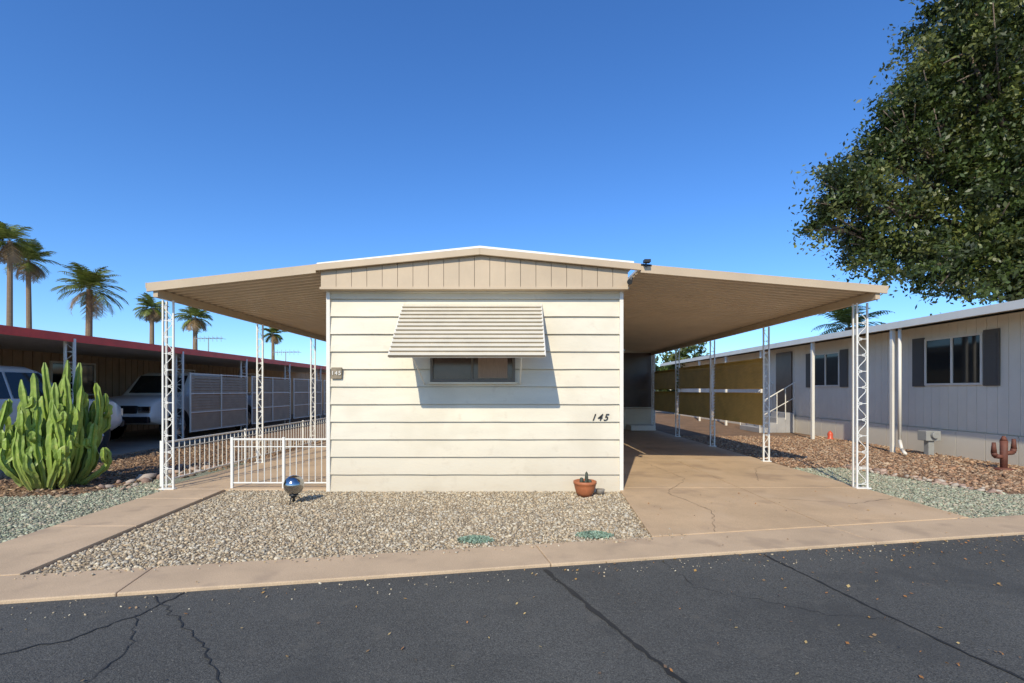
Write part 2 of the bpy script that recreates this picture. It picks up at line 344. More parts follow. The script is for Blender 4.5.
rl.prismY([(xl+.02,ROOF(xl)+.037),(-.413,ROOF(-.413)+.037),(-.413,ROOF(-.413)+.062),(xl+.02,ROOF(xl)+.05)],6.175,6.214)
rl.prismY([(-.413,ROOF(-.413)+.037),(xr-.12,ROOF(xr)+.042),(xr-.12,ROOF(xr)+.066),(-.413,ROOF(-.413)+.062)],6.175,6.214)
rl.obj('roof_edge','roofwhite',home)
# window
wx0,wx1,wz0,wz1=-1.08,.04,1.467,2.33
f=P(); fy0,fy1=6.335,6.395
f.box(wx0,wx1,fy0,fy1,wz0,wz0+.035); f.box(wx0,wx1,fy0,fy1,wz1-.035,wz1); f.box(wx0,wx0+.035,fy0,fy1,wz0+.035,wz1-.035); f.box(wx1-.035,wx1,fy0,fy1,wz0+.035,wz1-.035); f.box(-.54,-.51,fy0+.01,fy1,wz0+.035,wz1-.035)
f.obj('window_frame','bronze',home,bevel=.002)
f=P(); f.box(wx0-.03,wx1+.03,fy0-.02,fy1,wz0-.03,wz0-.002); f.obj('window_sill','siding',home,bevel=.002)
gl_=P(); gl_.box(wx0+.036,-.541,6.362,6.366,wz0+.036,wz1-.036); gl_.box(-.509,wx1-.036,6.358,6.362,wz0+.036,wz1-.036); 
M['pane']=mat('pane_glass',(.06,.035,.03),.15,.3,3,0); gl_.obj('window_glass','pane',home)
cu=P(); cu.box(-.45,-.06,6.352,6.354,wz0+.05,wz0+.6); cu.obj('window_blind','curtain',home)
# awning
aw=P(); shade_ln=P(); ax0,ax1=-1.44,.385; A=Vector((0,6.375,2.50)); Bv=Vector((0,5.60,1.755)); ns=13
dirv=(Bv-A); nrm=Vector((0,-dirv.z,dirv.y)).normalized(); nrm=nrm if nrm.z>0 else -nrm
for i in range(ns):
    p0=A+dirv*(i/ns); p1=A+dirv*((i+1.12)/ns)
    o0=p0; o1=p1+nrm*.026; l=p1+nrm*.002
    k0=p0-nrm*.004; j=random.gauss(0,.004)
    aw.add([(ax0+j,*o0.yz),(ax1+j,*o0.yz),(ax1+j,*o1.yz),(ax0+j,*o1.yz),(ax0+j,*l.yz),(ax1+j,*l.yz),(ax1+j,*k0.yz),(ax0+j,*k0.yz)],[(0,3,2,1),(3,4,5,2),(4,7,6,5),(0,7,4,3),(1,2,5,6)])
    d_=dirv.normalized(); e1=p1+d_*.003+nrm*-.001; m2=p1+nrm*.0265+d_*.003
    shade_ln.add([(ax0+j,*m2.yz),(ax1+j,*m2.yz),(ax1+j,*e1.yz),(ax0+j,*e1.yz)],[(0,3,2,1)])  # dark strip paints the shadow line along each slat edge
M['awn']=mat('awning_aluminium',(.68,.625,.50),.45,.05,3,.05,40); aw.obj('awning_slats','awn',home)
shade_ln.obj('awning_shade_lines',mat('awning_shade_line',(.32,.26,.18),.6,.15,6,0),home)
ar=P()
for xx in (ax0+.06,(ax0+ax1)/2,ax1-.06):
    ar.tube((xx,*(A-nrm*.02).yz),(xx,*(Bv-nrm*.02).yz),.010)
for xx in (wx0-.08,wx1+.07): ar.tube((xx,6.37,1.44),(xx,*(Bv-nrm*.03).yz),.008)
for xx in (ax0-.002,ax1+.002):
    ar.tube((xx,*A.yz),(xx,*(Bv).yz),.013)
ar.tube((ax0,*(Bv-nrm*.01).yz),(ax1,*(Bv-nrm*.01).yz),.011)
ar.obj('awning_frame','trimwhite',home)
def text(s,x,y,z,size,name,m,parent,shear=.35):
    c=bpy.data.curves.new(name,'FONT'); c.body=s; c.size=size; c.shear=shear; c.extrude=.004; c.space_character=1.25; c.offset=.0008
    o=bpy.data.objects.new(name,c); scene.collection.objects.link(o); o.location=(x,y,z); o.rotation_euler=(math.radians(90),0,0); c.materials.append(M[m]); o.parent=parent
text('145',1.045,6.368,.955,.13,'house_number','black',home)
pl=P(); pl.box(-2.395,-2.255,6.352,6.375,1.51,1.66); pl.obj('number_plaque',mat('plaque',(.25,.2,.13),.6,.2,20,.1,80),home,bevel=.004)
text('145',-2.39,6.345,1.56,.075,'plaque_number','trimwhite',home,0)
sl=P(); sl.tube((1.72,6.16,2.94),(1.72,6.16,3.0),.010); sl.box(1.68,1.76,6.08,6.16,2.985,3.02); sl.tube((1.66,6.2,2.975),(1.80,6.2,2.965),.018)
sl.tube((1.53,6.2,2.76),(1.49,6.08,2.73),.022,.035); sl.tube((1.55,6.22,2.82),(1.53,6.2,2.74),.016); 
sl.obj('flood_lamp','black',home,smooth=False)
ad=P(); ad.box(1.47,4.86,16.35,21,.02,2.72); ad.obj('addition_room','siding',home)
ab=P(); ab.box(1.6,4.74,16.33,16.348,.78,2.62); ab.obj('addition_screen','darkglass',home)
at=P()
for xx in (1.5,2.6,3.7,4.78): at.box(xx,xx+.05,16.30,16.345,.74,2.66)
at.box(1.5,4.83,16.305,16.345,.72,.738); at.obj('addition_trim',M['tan'],home)
stp=P(); stp.box(3.9,4.7,15.7,16.3,.033,.2); stp.obj('entry_step','trimwhite',home,bevel=.01)

# ---------------- carports ----------------
def ironpost(p,x,y,z0,z1,L=True,wd=.14,r=.010,wy=.09):
    s=wd/2
    for sx in (-s,s): p.box(x+sx-r,x+sx+r,y-r,y+r,z0,z1)
    if L: p.box(x-s-r,x-s+r,y+wy-r,y+wy+r,z0,z1)
    n=11; h=(z1-z0-.1)/n
    for k in range(n):
        za=z0+.05+k*h; zb=za+h; zm=(za+zb)/2
        pts=[Vector((x+.8*s*math.sin(t)*math.cos(t)*1.9,y,zm-h*.46*math.cos(t))) for t in [math.pi*j/8 for j in range(9)]]
        if k%2: pts=[Vector((2*x-q.x,q.y,q.z)) for q in pts]
        for j in range(8): p.tube(pts[j],pts[j+1],.005,n=4,cap=False)
        p.box(x-s+r,x+s-r,y-.004,y+.004,za-.004,za+.004)
    p.box(x-s-.03,x+s+.03,y-.04,y+.04,z0-.01,z0+.008)
def carport(nm,xi,xo,zi_t,zo_t,zi_b,zo_b,ya,yb,xp,ys):
    e=empty(nm)
    p=P(); pitch=.152; y=ya+.04; vs=[];prof=[]
    while y<yb:
        prof+= [(y,0),(y+.05,0),(y+.06,.028),(y+.142,.028)]; y+=pitch
    for yy,dz in prof:
        vs.append((xi,yy,zi_b+.03+dz)); vs.append((xo,yy,zo_b+.03+dz))
    fs=[(2*i,2*i+1,2*i+3,2*i+2) for i in range(len(prof)-1)]
    p.add(vs,fs); p.obj('roof_pans','soffit',e)
    q=P()
    q.prismY([(xi,zi_b+.064),(xo,zo_b+.064),(xo,zo_t-.012),(xi,zi_t-.012)] if xo>xi else [(xo,zo_b+.064),(xi,zi_b+.064),(xi,zi_t-.012),(xo,zo_t-.012)],ya+.02,yb); q.obj('roof_deck','roofwhite',e)
    f=P(); f.prismY([(xi,zi_b),(xo,zo_b),(xo,zo_t),(xi,zi_t)] if xo>xi else [(xo,zo_b),(xi,zi_b),(xi,zi_t),(xo,zo_t)],ya-.012,ya+.016)
    s=1 if xo>xi else -1
    f.box(xo,xo+s*.012,ya-.012,yb,zo_b+.045,zo_t+.004)
    f.obj('fascia','tan',e,bevel=.003)
    b=P(); zb=zo_b+(zi_b-zo_b)*(xo-xp)/(xo-xi)
    b.box(xp-.03,xp+.03,ya+.02,yb,zb-.075,zb+.024); b.obj('beam','tan',e)
    pp=P()
    for i,y in enumerate(ys): ironpost(pp,xp,y,.035,zb-.076,i==0,wd=.14 if i==0 else .10,wy=.07,r=.010 if i==0 else .012)
    pp.obj('iron_posts','ironwhite',e)
    return e
carport('carport',1.66,4.845,2.985,2.704,2.875,2.605,6.2,16.3,4.74,[6.5,8.95,11.35,13.75,16.1])
carport('carport',-2.53,-4.716,2.985,2.742,2.87,2.63,6.2,16.5,-4.62,[6.45,8.8,11.15,13.5,16.0])

sc=P(); fr=P()
for (ya,yb) in ((9.06,11.25),(11.46,13.65),(13.86,16.0)):
    for (za,zb) in ((.70,1.28),(1.42,1.97)):
        n=8; h=(zb-za)/n; j=random.gauss(0,.012)
        for k in range(n):
            z=za+k*h+j; sc.add([(4.715,ya,z),(4.715,yb,z),(4.765,yb,z+h*1.05),(4.765,ya,z+h*1.05),(4.745,ya,z-.0),(4.745,yb,z)],[(0,1,2,3),(0,4,5,1),(4,3,2,5)])
        for zz in (za-.02+j,zb+j): fr.box(4.735,4.77,ya,yb,zz,zz+.02)
e=empty('shade_screen'); sc.obj('slats','yellow',e); fr.obj('frame','yellow',e)

def railing(nm,pts,h,sp,z0=.03):
    e=empty(nm); r=P()
    for i in range(len(pts)-1):
        a=Vector(pts[i]);b=Vector(pts[i+1]);L=(b-a).length;n=int(L/sp); dr=(b-a)/L*.02
        for zz,rr in ((z0+h,.014),(z0+h-.10,.007),(z0+.07,.011)): r.tube((*(a+dr),zz),(*(b-dr),zz),rr,n=6)
        for k in range(1,n):
            c=a+(b-a)*k/n; r.tube((*c,z0+.07),(*c,z0+h),.0065,n=5)
    for c in [Vector(p_) for p_ in pts]: r.box(c.x-.016,c.x+.016,c.y-.016,c.y+.016,z0,z0+h+.03)
    r.obj('rails','ironwhite',e); return e
railing('white_railing',[(-3.80,6.52),(-3.1,6.52),(-2.50,6.52)],.66,.085)
railing('white_railing',[(-4.83,6.62),(-4.83,8.7),(-4.83,11.1),(-4.83,13.5),(-4.83,16)],.60,.115)

gbn=empty('gazing_ball'); b=P(); b.lathe((-2.6,5.72,.23),[(.115*math.sin(t),-.115*math.cos(t)) for t in [math.pi*i/20 for i in range(21)]],32); b.obj('ball','chrome',gbn,smooth=True)
b=P(); b.lathe((-2.6,5.72,.02),[(.0,.11),(.05,.105),(.055,.085),(.015,.07),(.015,.04),(.02,.02),(.0,.0)],16)
for k in range(3):
    a=k*2.09+.4; b.path([(-2.6,5.72,.09),(-2.6+.06*math.cos(a),5.72+.06*math.sin(a),.08),(-2.6+.09*math.cos(a),5.72+.09*math.sin(a),.0)],[.007]*3,6)
b.obj('stand','black',gbn,smooth=True)
pc=empty('potted_cactus'); b=P(); c0=(.93,6.12,.015)
b.lathe(c0,[(.0,.0),(.085,.0),(.115,.05),(.135,.12),(.14,.15),(.148,.155),(.148,.185),(.135,.19),(.125,.17),(0,.16)],28); b.obj('bowl','terracotta',pc,smooth=True)
b=P(); 
for (dx_,dy_,h,r) in ((.02,0,.15,.020),(-.04,.02,.07,.025),(.06,-.02,.05,.022),(.0,-.05,.045,.02)):
    b.lathe((c0[0]+dx_,c0[1]+dy_,c0[2]+.16),[(r,0),(r*1.1,h*.5),(r*.8,h*.85),(0,h)],10)
b.obj('cactus_plant',mat('dark_cactus',(.05,.06,.04),.7,.2,20),pc,smooth=True)
dsh=empty('clay_pot'); b=P(); b.lathe((1.14,6.2,.01),[(0,0),(.04,0),(.055,.05),(.06,.07),(.05,.07),(0,.05)],16); b.obj('pot',mat('gray_clay',(.25,.22,.18),.7,.2,9),dsh,smooth=True)

# ---------------- big cactus cluster ----------------
ce=empty('columnar_cactus'); c=P()
def ribarm(c,pts,r,nr=5):
    n=nr*2; rings=[]; tw=random.uniform(0,6); p1=random.uniform(0,6)
    for i,pt in enumerate(pts):
        t=i/(len(pts)-1)
        d=(Vector(pts[min(i+1,len(pts)-1)])-Vector(pts[max(i-1,0)])).normalized(); u=Vector((0,1,0)).cross(d).normalized(); w_=d.cross(u)
        taper=.85+.15*math.sin(t*math.pi*.8)
        if t>.93: taper*=.8
        if i==len(pts)-1: taper=.25
        nod=1+.15*math.sin(p1+i*1.7)
        rings.append([Vector(pt)+(u*math.cos(a)+w_*math.sin(a))*r*taper*(nod if k%2==0 else 1)*(1.15 if k%2==0 else .6) for k,a in enumerate([tw+2*math.pi*j/n for j in range(n)])])
    vs=[v for rg in rings for v in rg]; fs=[(i*n+k,i*n+(k+1)%n,(i+1)*n+(k+1)%n,(i+1)*n+k) for i in range(len(rings)-1) for k in range(n)]
    fs.append(tuple(range((len(rings)-1)*n,len(rings)*n)))
    c.add(vs,fs)
random.seed(12)
bx,by=-6.42,6.75
for k in range(54):
    a=random.uniform(0,6.283); rr=random.random()**.55; R=.66*rr
    tx=bx+R*math.cos(a); ty=by+R*.7*math.sin(a)
    h=random.uniform(.75,1.88)*(1-.28*rr**2)
    sx=bx+R*.55*math.cos(a); sy=by+R*.5*math.sin(a); s0=random.uniform(0,.1)
    pts=[]; n=20; ph_=random.uniform(0,6); wb=random.uniform(.01,.035)
    for i in range(n):
        t=i/(n-1); e_=math.sin(min(1,t*1.8)*math.pi/2)
        pts.append((sx+(tx-sx)*e_+wb*math.sin(ph_+t*6),sy+(ty-sy)*e_+wb*math.cos(ph_+t*5),s0+(h-s0)*t))
    ribarm(c,pts,random.uniform(.034,.046),random.choice((4,5,5)))
    for q_ in range(random.choice((1,2,3))):
        j=random.randint(6,15); b0=Vector(pts[j]); aa=random.uniform(0,6.28); L=random.uniform(.12,.36); o_=random.uniform(.07,.13)
        sp=[tuple(b0+Vector((math.cos(aa)*o_*math.sin(min(1,t*2)*1.57),math.sin(aa)*o_*math.sin(min(1,t*2)*1.57),L*t*t*.3+L*t*.7))) for t in [i/9 for i in range(10)]]
        ribarm(c,sp,random.uniform(.028,.038),random.choice((4,5)))
c.obj('cactus_arms','cactus',ce)

# ---------------- right neighbour ----------------
nh=empty('mobile_home'); wx=9.0
q=P(); q.box(wx+.02,wx+4.2,5.5,26,.0,2.75); q.obj('wall_core','gray',nh)
q=P(); y=5.5
while y<26:
    q.box(wx,wx+.0195,y+.003,y+.20-.003,.55,2.74); y+=.20
q.obj('vertical_siding','gray',nh)
q=P(); y=5.5
while y<26:
    q.box(wx-.03,wx-.005,y+.006,y+.6-.006,.01,.53); y+=.6
q.obj('skirting','gray',nh)
q=P(); 
q.prismY([(8.12,2.70),(9.0,2.79),(11.2,3.05),(13.5,2.80),(13.5,2.86),(11.2,3.13),(9.0,2.87),(8.12,2.79)],5.3,26.2); q.obj('roof','roofwhite',nh)
q=P(); q.box(8.09,8.117,5.3,26.2,2.66,2.80); q.obj('eave_fascia',M['trimwhite'],nh)
q=P()
for y in (5.6,10.35,13.1,15.8,18.4,21): 
    q.box(8.17,8.24,y-.035,y+.035,0,2.705)
q.obj('porch_posts','trimwhite',nh)
q=P(); q.path([(8.2,10.15,2.66),(8.2,10.15,.3),(8.12,10.0,.12),(7.95,9.7,.07)],[.032]*4,10); q.obj('downspout','trimwhite',nh,smooth=True)
def wallwin(y0,y1,z0,z1,sh=True,m='glass'):
    f=P()
    for a in ((y0-.04,y0,z0-.04,z1+.04),(y1,y1+.04,z0-.04,z1+.04),(y0,y1,z1,z1+.04),(y0,y1,z0-.04,z0),((y0+y1)/2-.02,(y0+y1)/2+.02,z0,z1)): f.box(wx-.035,wx-.001,*a)
    f.obj('window_frame','trimwhite',nh)
    g_=P(); ym=(y0+y1)/2; g_.box(wx-.015,wx-.003,y0+.001,ym-.021,z0+.001,z1-.001); g_.box(wx-.018,wx-.003,ym+.021,y1-.001,z0+.001,z1-.001); g_.obj('window_glass',m,nh)
    if sh:
        s=P()
        for a in (y0-.36,y1+.06):
            s.box(wx-.03,wx-.004,a,a+.30,z0-.06,z1+.08)
            k=z0
            while k<z1: s.box(wx-.038,wx-.031,a+.04,a+.26,k,k+.035); k+=.055
        s.obj('shutters','shutter',nh)
wallwin(9.2,10.4,1.50,2.42); wallwin(13.2,14.3,1.50,2.38); wallwin(18.,19.2,1.5,2.38)
q=P(); q.box(wx-.04,wx-.004,15.4,16.3,.62,2.6); q.obj('door','darkglass',nh)
st=empty('porch_steps'); q=P()
for k in range(4): q.box(wx-.05-.28*(4-k),wx-.05-.28*(3-k),15.2,16.5,.005,.16*(k+1))
q.obj('treads',mat('steps_paint',(.35,.34,.33),.8,.1),st,bevel=.01)
q=P()
for y in (15.2,16.5):
    q.tube((wx-1.15,y,.95),(wx-.05,y,1.6),.018); q.tube((wx-1.15,y,.5),(wx-.05,y,1.12),.013)
    for k in range(5): q.tube((wx-1.15+.27*k,y,.14*k),(wx-1.15+.27*k,y,.95+.16*k),.014)
q.obj('handrail','trimwhite',st)
u=empty('utility_pedestal'); q=P(); q.box(8.55,8.67,9.85,9.97,0,.32); q.box(8.46,8.76,9.8,10.02,.32,.52); q.tube((8.61,9.80,.44),(8.61,9.74,.44),.07,n=16); q.obj('meter_box','bluegray',u,bevel=.01)
u=empty('red_lantern'); q=P(); q.lathe((8.75-.0,13.2,0),[(.0,0),(.09,.0),(.09,.02),(.06,.05),(.07,.15),(.05,.2),(.015,.23),(.0,.25)],12); q.obj('lantern_body',mat('orange_red',(.6,.09,.04),.4,0),u,smooth=True)
u=empty('metal_saguaro_sculpture'); q=P(); sx,sy=8.35,8.15
q.path([(sx,sy,0),(sx,sy,.5),(sx,sy,.58)],[.05,.055,.02],10)
for s_,z_ in ((-1,.22),(1,.28)):
    q.path([(sx,sy,z_),(sx+s_*.15,sy,z_+.02),(sx+s_*.17,sy,z_+.08),(sx+s_*.17,sy,z_+.25)],[.035,.04,.04,.025],8)
q.lathe((sx,sy,0),[(0,.0),(.14,0),(.14,.03),(.0,.05)],14)
q.obj('saguaro','rust',u,smooth=True)

# ---------------- left neighbour ----------------
ln=empty('mobile_home'); q=P(); q.box(-17,-12.5,4,40,0,2.45); q.obj('walls','brownwall',ln)
q=P(); y=4
while y<40: q.box(-12.499,-12.48,y+.01,y+.23,.02,2.44); y+=.25
q.obj('siding_boards','brownwall',ln)
q=P(); q.box(-17,-8.6,4,28,2.47-.10,2.44); q.obj('carport_roof',mat('beige_roof',(.6,.54,.46),.6),ln)
q=P(); q.box(-8.6,-8.57,4,28,2.30,2.455); q.obj('carport_fascia','red',ln)
q=P(); q.prismY([(-17.2,2.46),(-12.2,2.46),(-12.2,2.52),(-14.6,2.75),(-17.2,2.52)],4,40); q.obj('home_roof',mat('redroof',(.45,.08,.05),.6),ln)
q=P()
for y in (6.6,9.4,12.5,15.5,18.5,21.5,24.5): ironpost(q,-8.66,y,.02,2.365,False,.18,.018)
q.obj('carport_posts','ironwhite',ln)
q=P();g_=P()
for y in (9,13,17.5,22):
    q.box(-12.475,-12.44,y-.05,y+1.35,1.2,1.25);q.box(-12.475,-12.44,y-.05,y+1.35,2.1,2.15);q.box(-12.475,-12.44,y-.05,y,1.25,2.1);q.box(-12.475,-12.44,y+1.3,y+1.35,1.25,2.1); g_.box(-12.47,-12.455,y+.001,y+1.299,1.251,2.099)
q.obj('window_frames','trimwhite',ln); g_.obj('window_glass','glass',ln)
e=empty('slatted_screen_fence'); q=P(); s=P()
for (ya,yb) in ((12.65,15.35),(15.65,18.35),(18.65,21.35),(21.65,24.4)):
    ym=(ya+yb)/2
    for yy in (ya,ym,yb): q.box(-8.49,-8.46,yy-.013,yy+.013,.25,1.82)
    for zz in (.25,.75,1.25,1.78): q.box(-8.489,-8.461,ya+.015,ym-.015,zz,zz+.028); q.box(-8.489,-8.461,ym+.015,yb-.015,zz,zz+.028)
    for z0 in (.285,.785,1.285):
        for k in range(6):
            z=z0+k*.077; s.add([(-8.475,ya+.02,z),(-8.475,yb-.02,z),(-8.515,yb-.02,z+.074),(-8.515,ya+.02,z+.074)],[(0,1,2,3)])
q.obj('frame','trimwhite',e); s.obj('slats','tanslat',e)

# ---------------- vehicles ----------------
SUV=[(0,.62,.64,.80,.72),(.02,.80,.84,.92,.84),(.10,.92,.96,.98,.88),(.24,1.0,1.04,1,.88),(.27,1.02,1.08,1,.86),(.37,1.03,-.10,1,.76),(.42,1.04,-.02,1,.74),(.62,1.04,0,1,.74),(.86,1.04,-.02,1,.74),(.93,1.03,-.10,1,.73),(.975,1.0,1.06,.98,.8),(.995,.85,.9,.95,.85),(1,.6,.62,.88,.82)]
TRK=[(0,.70,.72,.86,.78),(.015,.98,1.02,.94,.86),(.06,1.10,1.14,.98,.90),(.22,1.16,1.20,1,.90),(.25,1.18,1.22,1,.88),(.33,1.18,-.08,1,.78),(.37,1.18,-.01,1,.76),(.48,1.18,0,1,.76),(.60,1.18,-.02,1,.76),(.635,1.18,-.10,1,.76),(.645,1.16,1.20,1,.90),(.80,1.16,1.19,1,.92),(.985,1.16,1.19,1,.92),(1,1.14,1.17,.99,.92)]
def vehicle(nm,cx,y0,L,W,H,paint,flip=False,kind='suv'):
    e=empty(nm); S=SUV if kind=='suv' else TRK; bz_=1.04 if kind=='suv' else 1.18
    Y=lambda t: y0+L*(1-t) if flip else y0+L*t
    vs=[];n=0
    for t,bz,tz,wf,rf_ in S:
        if tz<=0: tz=H+tz
        w_=W/2*wf; r_=W/2*rf_; zb=.34 if .03<t<.97 else .42
        if kind!='suv': zb+=.12
        ring=[(-w_*.93,zb),(-w_,zb+.12),(-w_,.70 if bz>.72 else bz-.04),(-w_*.97,bz),(-r_,tz-.05 if tz-bz>.2 else tz-.01),(-r_*.86,tz),(r_*.86,tz),(r_,tz-.05 if tz-bz>.2 else tz-.01),(w_*.97,bz),(w_,.70 if bz>.72 else bz-.04),(w_,zb+.12),(w_*.93,zb)]
        n=len(ring); vs+=[(cx+a,Y(t),b) for a,b in ring]
    fs=[(i*n+k,i*n+(k+1)%n,(i+1)*n+(k+1)%n,(i+1)*n+k) for i in range(len(S)-1) for k in range(n)]+[tuple(range(n)),tuple(range((len(S)-1)*n,len(S)*n))]
    b=P(); b.add(vs,fs); o=b.obj('body',paint,e,smooth=True)
    import bmesh
    bm=bmesh.new(); bm.from_mesh(o.data); bmesh.ops.recalc_face_normals(bm,faces=bm.faces); bm.to_mesh(o.data); bm.free()
    o.modifiers.new('bevel','BEVEL').width=.02; es=o.modifiers.new('es','EDGE_SPLIT'); es.split_angle=math.radians(40)
    g=P(); rw=.76 if kind=='suv' else .78
    wins=((.385,.52,.06,0),(.53,.70,0,0),(.71,.88,0,.03)) if kind=='suv' else ((.345,.46,.05,0),(.47,.60,0,.02))
    for s_ in (-1,1):
        for (ta,tb,ia,ib) in wins:
            xb_=cx+s_*(W/2*.965+.006); xt=cx+s_*(W/2*rw+.02)
            g.add([(xb_,Y(ta-ia),bz_+.03),(xb_,Y(tb+ib),bz_+.03),(xt,Y(tb),H-.12),(xt,Y(ta),H-.12)],[(0,1,2,3)])
    w_=W/2*.74
    fA,fB=(.275,.362) if kind=='suv' else (.255,.325)
    g.add([(cx-w_,Y(fA)-.0,bz_+.10),(cx+w_,Y(fA),bz_+.10),(cx+w_*.92,Y(fB)+(.0),H-.10),(cx-w_*.92,Y(fB),H-.10)],[(0,1,2,3)])
    rA,rB=(.978,.938) if kind=='suv' else (.648,.639)
    g.add([(cx-w_,Y(rA),bz_+.06),(cx+w_,Y(rA),bz_+.06),(cx+w_*.92,Y(rB),H-.13),(cx-w_*.92,Y(rB),H-.13)],[(0,1,2,3)])
    g.obj('windows','glass',e)
    ty=P(); ri=P(); archp=P(); R=.35 if kind=='suv' else .39
    for t in (.17,.81 if kind=='suv' else .79):
        for s_ in (-1,1):
            xo=cx+s_*(W/2+.005); xi_=cx+s_*(W/2-.22); y=Y(t)
            archp.tube((xo-s_*.004,y,R+.03),(xi_,y,R+.03),R+.06,n=28)
            ty.tube((xo+s_*.012,y,R),(xi_,y,R),R,n=28); ri.tube((xo+s_*.018,y,R),(xi_,y,R),R*.6,n=20)
            for k in range(5):
                a=k*1.2566; ri.tube((xo+s_*.02,y,R),(xo+s_*.02,y+R*.55*math.cos(a),R+R*.55*math.sin(a)),.03,n=6)
    archp.obj('wheel_arches','black',e); ty.obj('tyres','tyre',e); ri.obj('rims','rim',e)
    tr=P(); 
    for s_ in (-1,1):
        tr.box(cx+s_*(W/2-.06),cx+s_*(W/2-.2),Y(.995)-.03,Y(.995)+.03,.78,1.0)
    tr.obj('tail_lamps','taill',e)
    bp=P(); zo=0 if kind=='suv' else .1
    bp.box(cx-W/2*.88,cx+W/2*.88,Y(0)-.06,Y(0)+.06,.42+zo,.58+zo); bp.box(cx-W/2*.9,cx+W/2*.9,Y(1)-.07,Y(1)+.07,.42+zo,.6+zo)
    if kind!='suv':
        bp.box(cx-W*.28,cx+W*.28,Y(.004)-.035,Y(.004)+.035,.76,.96)
    for s_ in (-1,1): bp.box(cx+s_*(W/2+.01),cx+s_*(W/2-.03),Y(.22),Y(.78),.36,.44); bp.box(cx+s_*(W/2),cx+s_*(W/2+.15),Y(.36)-.05,Y(.36)+.05,bz_+.01,bz_+.16)
    bp.obj('trim','black',e,bevel=.02)
    hl=P()
    for s_ in (-1,1): hl.box(cx+s_*(W/2*.6),cx+s_*(W/2*.88),Y(.005)-.035,Y(.005)+.035,.70 if kind=='suv' else .78,.8 if kind=='suv' else .94)
    hl.obj('head_lamps','lamp',e)
vehicle('pickup_truck',-9.78,5.6,5.4,1.95,1.80,'carsilver',kind='truck',flip=True)
vehicle('pickup_truck',-10.1,12.2,5.4,2.0,1.88,'carwhite',kind='truck')

# ---------------- trees ----------------
tree=empty('shade_tree')
lobes=[(12.1,12,10.9,1.7),(10.9,11.5,9.5,1.1),(11.6,12.5,8.3,1.7),(9.9,12,7.6,.9),(8.9,12,6.4,1.0),(8.0,11.8,6.0,.75),(9.7,12.3,5.3,1.2),(10.9,11.6,5.1,1.2),(12.4,11.7,6.5,1.7),(13.9,12.5,8.6,2.3),(13.6,12,5.3,1.7),(10.9,12.2,6.8,1.2),(12.2,11.2,4.5,.9),(15.5,13,8,2.2),(13.5,14,11,2.0),(10.0,11.4,4.3,.75),(9.15,12.3,7.3,.5),(10.1,12,8.6,.8),(7.7,12,5.55,.45),(9.0,11.9,4.9,.6),(11.3,11.8,11.3,.7),(11.2,11.4,4.05,.7),(13.0,11.2,4.0,.9),(9.6,12,8.0,.6),(12.3,11.4,3.75,.55)]
C,K=crown(lobes,50,.42,86)
leaves('foliage',C,.062,K,tree)
b=P(); T0=(14.2,12.6,0); b.path([T0,(14.1,12.6,1.6),(13.9,12.5,3.2),(13.7,12.4,4.6)],[.38,.30,.27,.22],12)
for (x,y,z,r) in lobes:
    s_=Vector((13.8,12.45,random.uniform(3.6,4.8))); e_=Vector((x,y,z)); m_=s_.lerp(e_,.5)+Vector((random.uniform(-.3,.3),random.uniform(-.3,.3),random.uniform(.1,.5)))
    b.path([s_,m_,e_],[.11,.07,.035],7)
    for k in range(7):
        d_=Vector((random.gauss(0,1),random.gauss(0,1),random.gauss(0,.8))).normalized()*r*.95; b.path([m_.lerp(e_,random.uniform(.3,1)),e_+d_],[.03,.01],5)
b.obj('trunk_and_limbs','barkwood',tree,smooth=True)

def palm(x,y,zt,R,tr=.2,nf=46,leafw=.035):
    e=empty('palm_tree'); b=P(); n=8
    lean=random.uniform(-.02,.02)*zt
    pts=[(x-lean*(1-t),y,zt*t) for t in [i/n for i in range(n+1)]]; b.path(pts,[tr*(1.2-.35*i/n) for i in range(n+1)],10); b.obj('trunk','palmtrunk',e)
    V=[];Cc=[]
    for k in range(nf):
        az=random.uniform(0,6.283); el=math.radians(random.uniform(-45,85)); L=R*random.uniform(.85,1.1)
        old=el<math.radians(-25); m=18
        prev=None
        for i in range(m+1):
            t=i/m; el2=el-t*t*1.2
            if prev is None: c_=np.array([x,y,zt]); prev=c_
            else: c_=prev+np.array([math.cos(az)*math.cos(el2),math.sin(az)*math.cos(el2),math.sin(el2)])*L/m
            d_=np.array([math.cos(az)*math.cos(el2),math.sin(az)*math.cos(el2),math.sin(el2)]); side=np.array([-math.sin(az),math.cos(az),0])
            col=np.array([.16,.195,.04])*random.uniform(.6,1.4) if not old else np.array([.28,.19,.09])*random.uniform(.6,1.1)
            V+= [prev-side*.015,prev+side*.015,c_+side*.012,c_-side*.012]; Cc+=[col]*4
            if t>.12:
                ll=R*.30*math.sin(min(1,t*1.1)*math.pi)**.6+.05
                for s_ in (-1,1):
                    tip=c_+(side*s_*.8+d_*.6+np.array([0,0,-.35+random.uniform(-.15,.15)]))*ll
                    V+=[c_-d_*leafw,c_+d_*leafw,tip+d_*leafw*.2,tip-d_*leafw*.2]; Cc+=[col]*4
            prev=c_
    V=np.array(V); npmesh('fronds',V,4,np.arange(len(V)).reshape(-1,4),np.array(Cc),'leaf',e)
random.seed(5)
palm(-36.6,35,12.2,2.1,.17,44,leafw=.05); palm(-38.3,38,11.6,2.0,.17,44,leafw=.05); palm(-22,25,6.6,1.75,.15,48,leafw=.035)
palm(-30,40,8.2,1.5,.17,40,leafw=.05); palm(-26.4,40,7.4,1.6,.18,40,leafw=.05); palm(-24.9,50,7.2,1.4,.17,30,leafw=.06); palm(15.8,22.5,4.3,1.9,.2,44,leafw=.035)

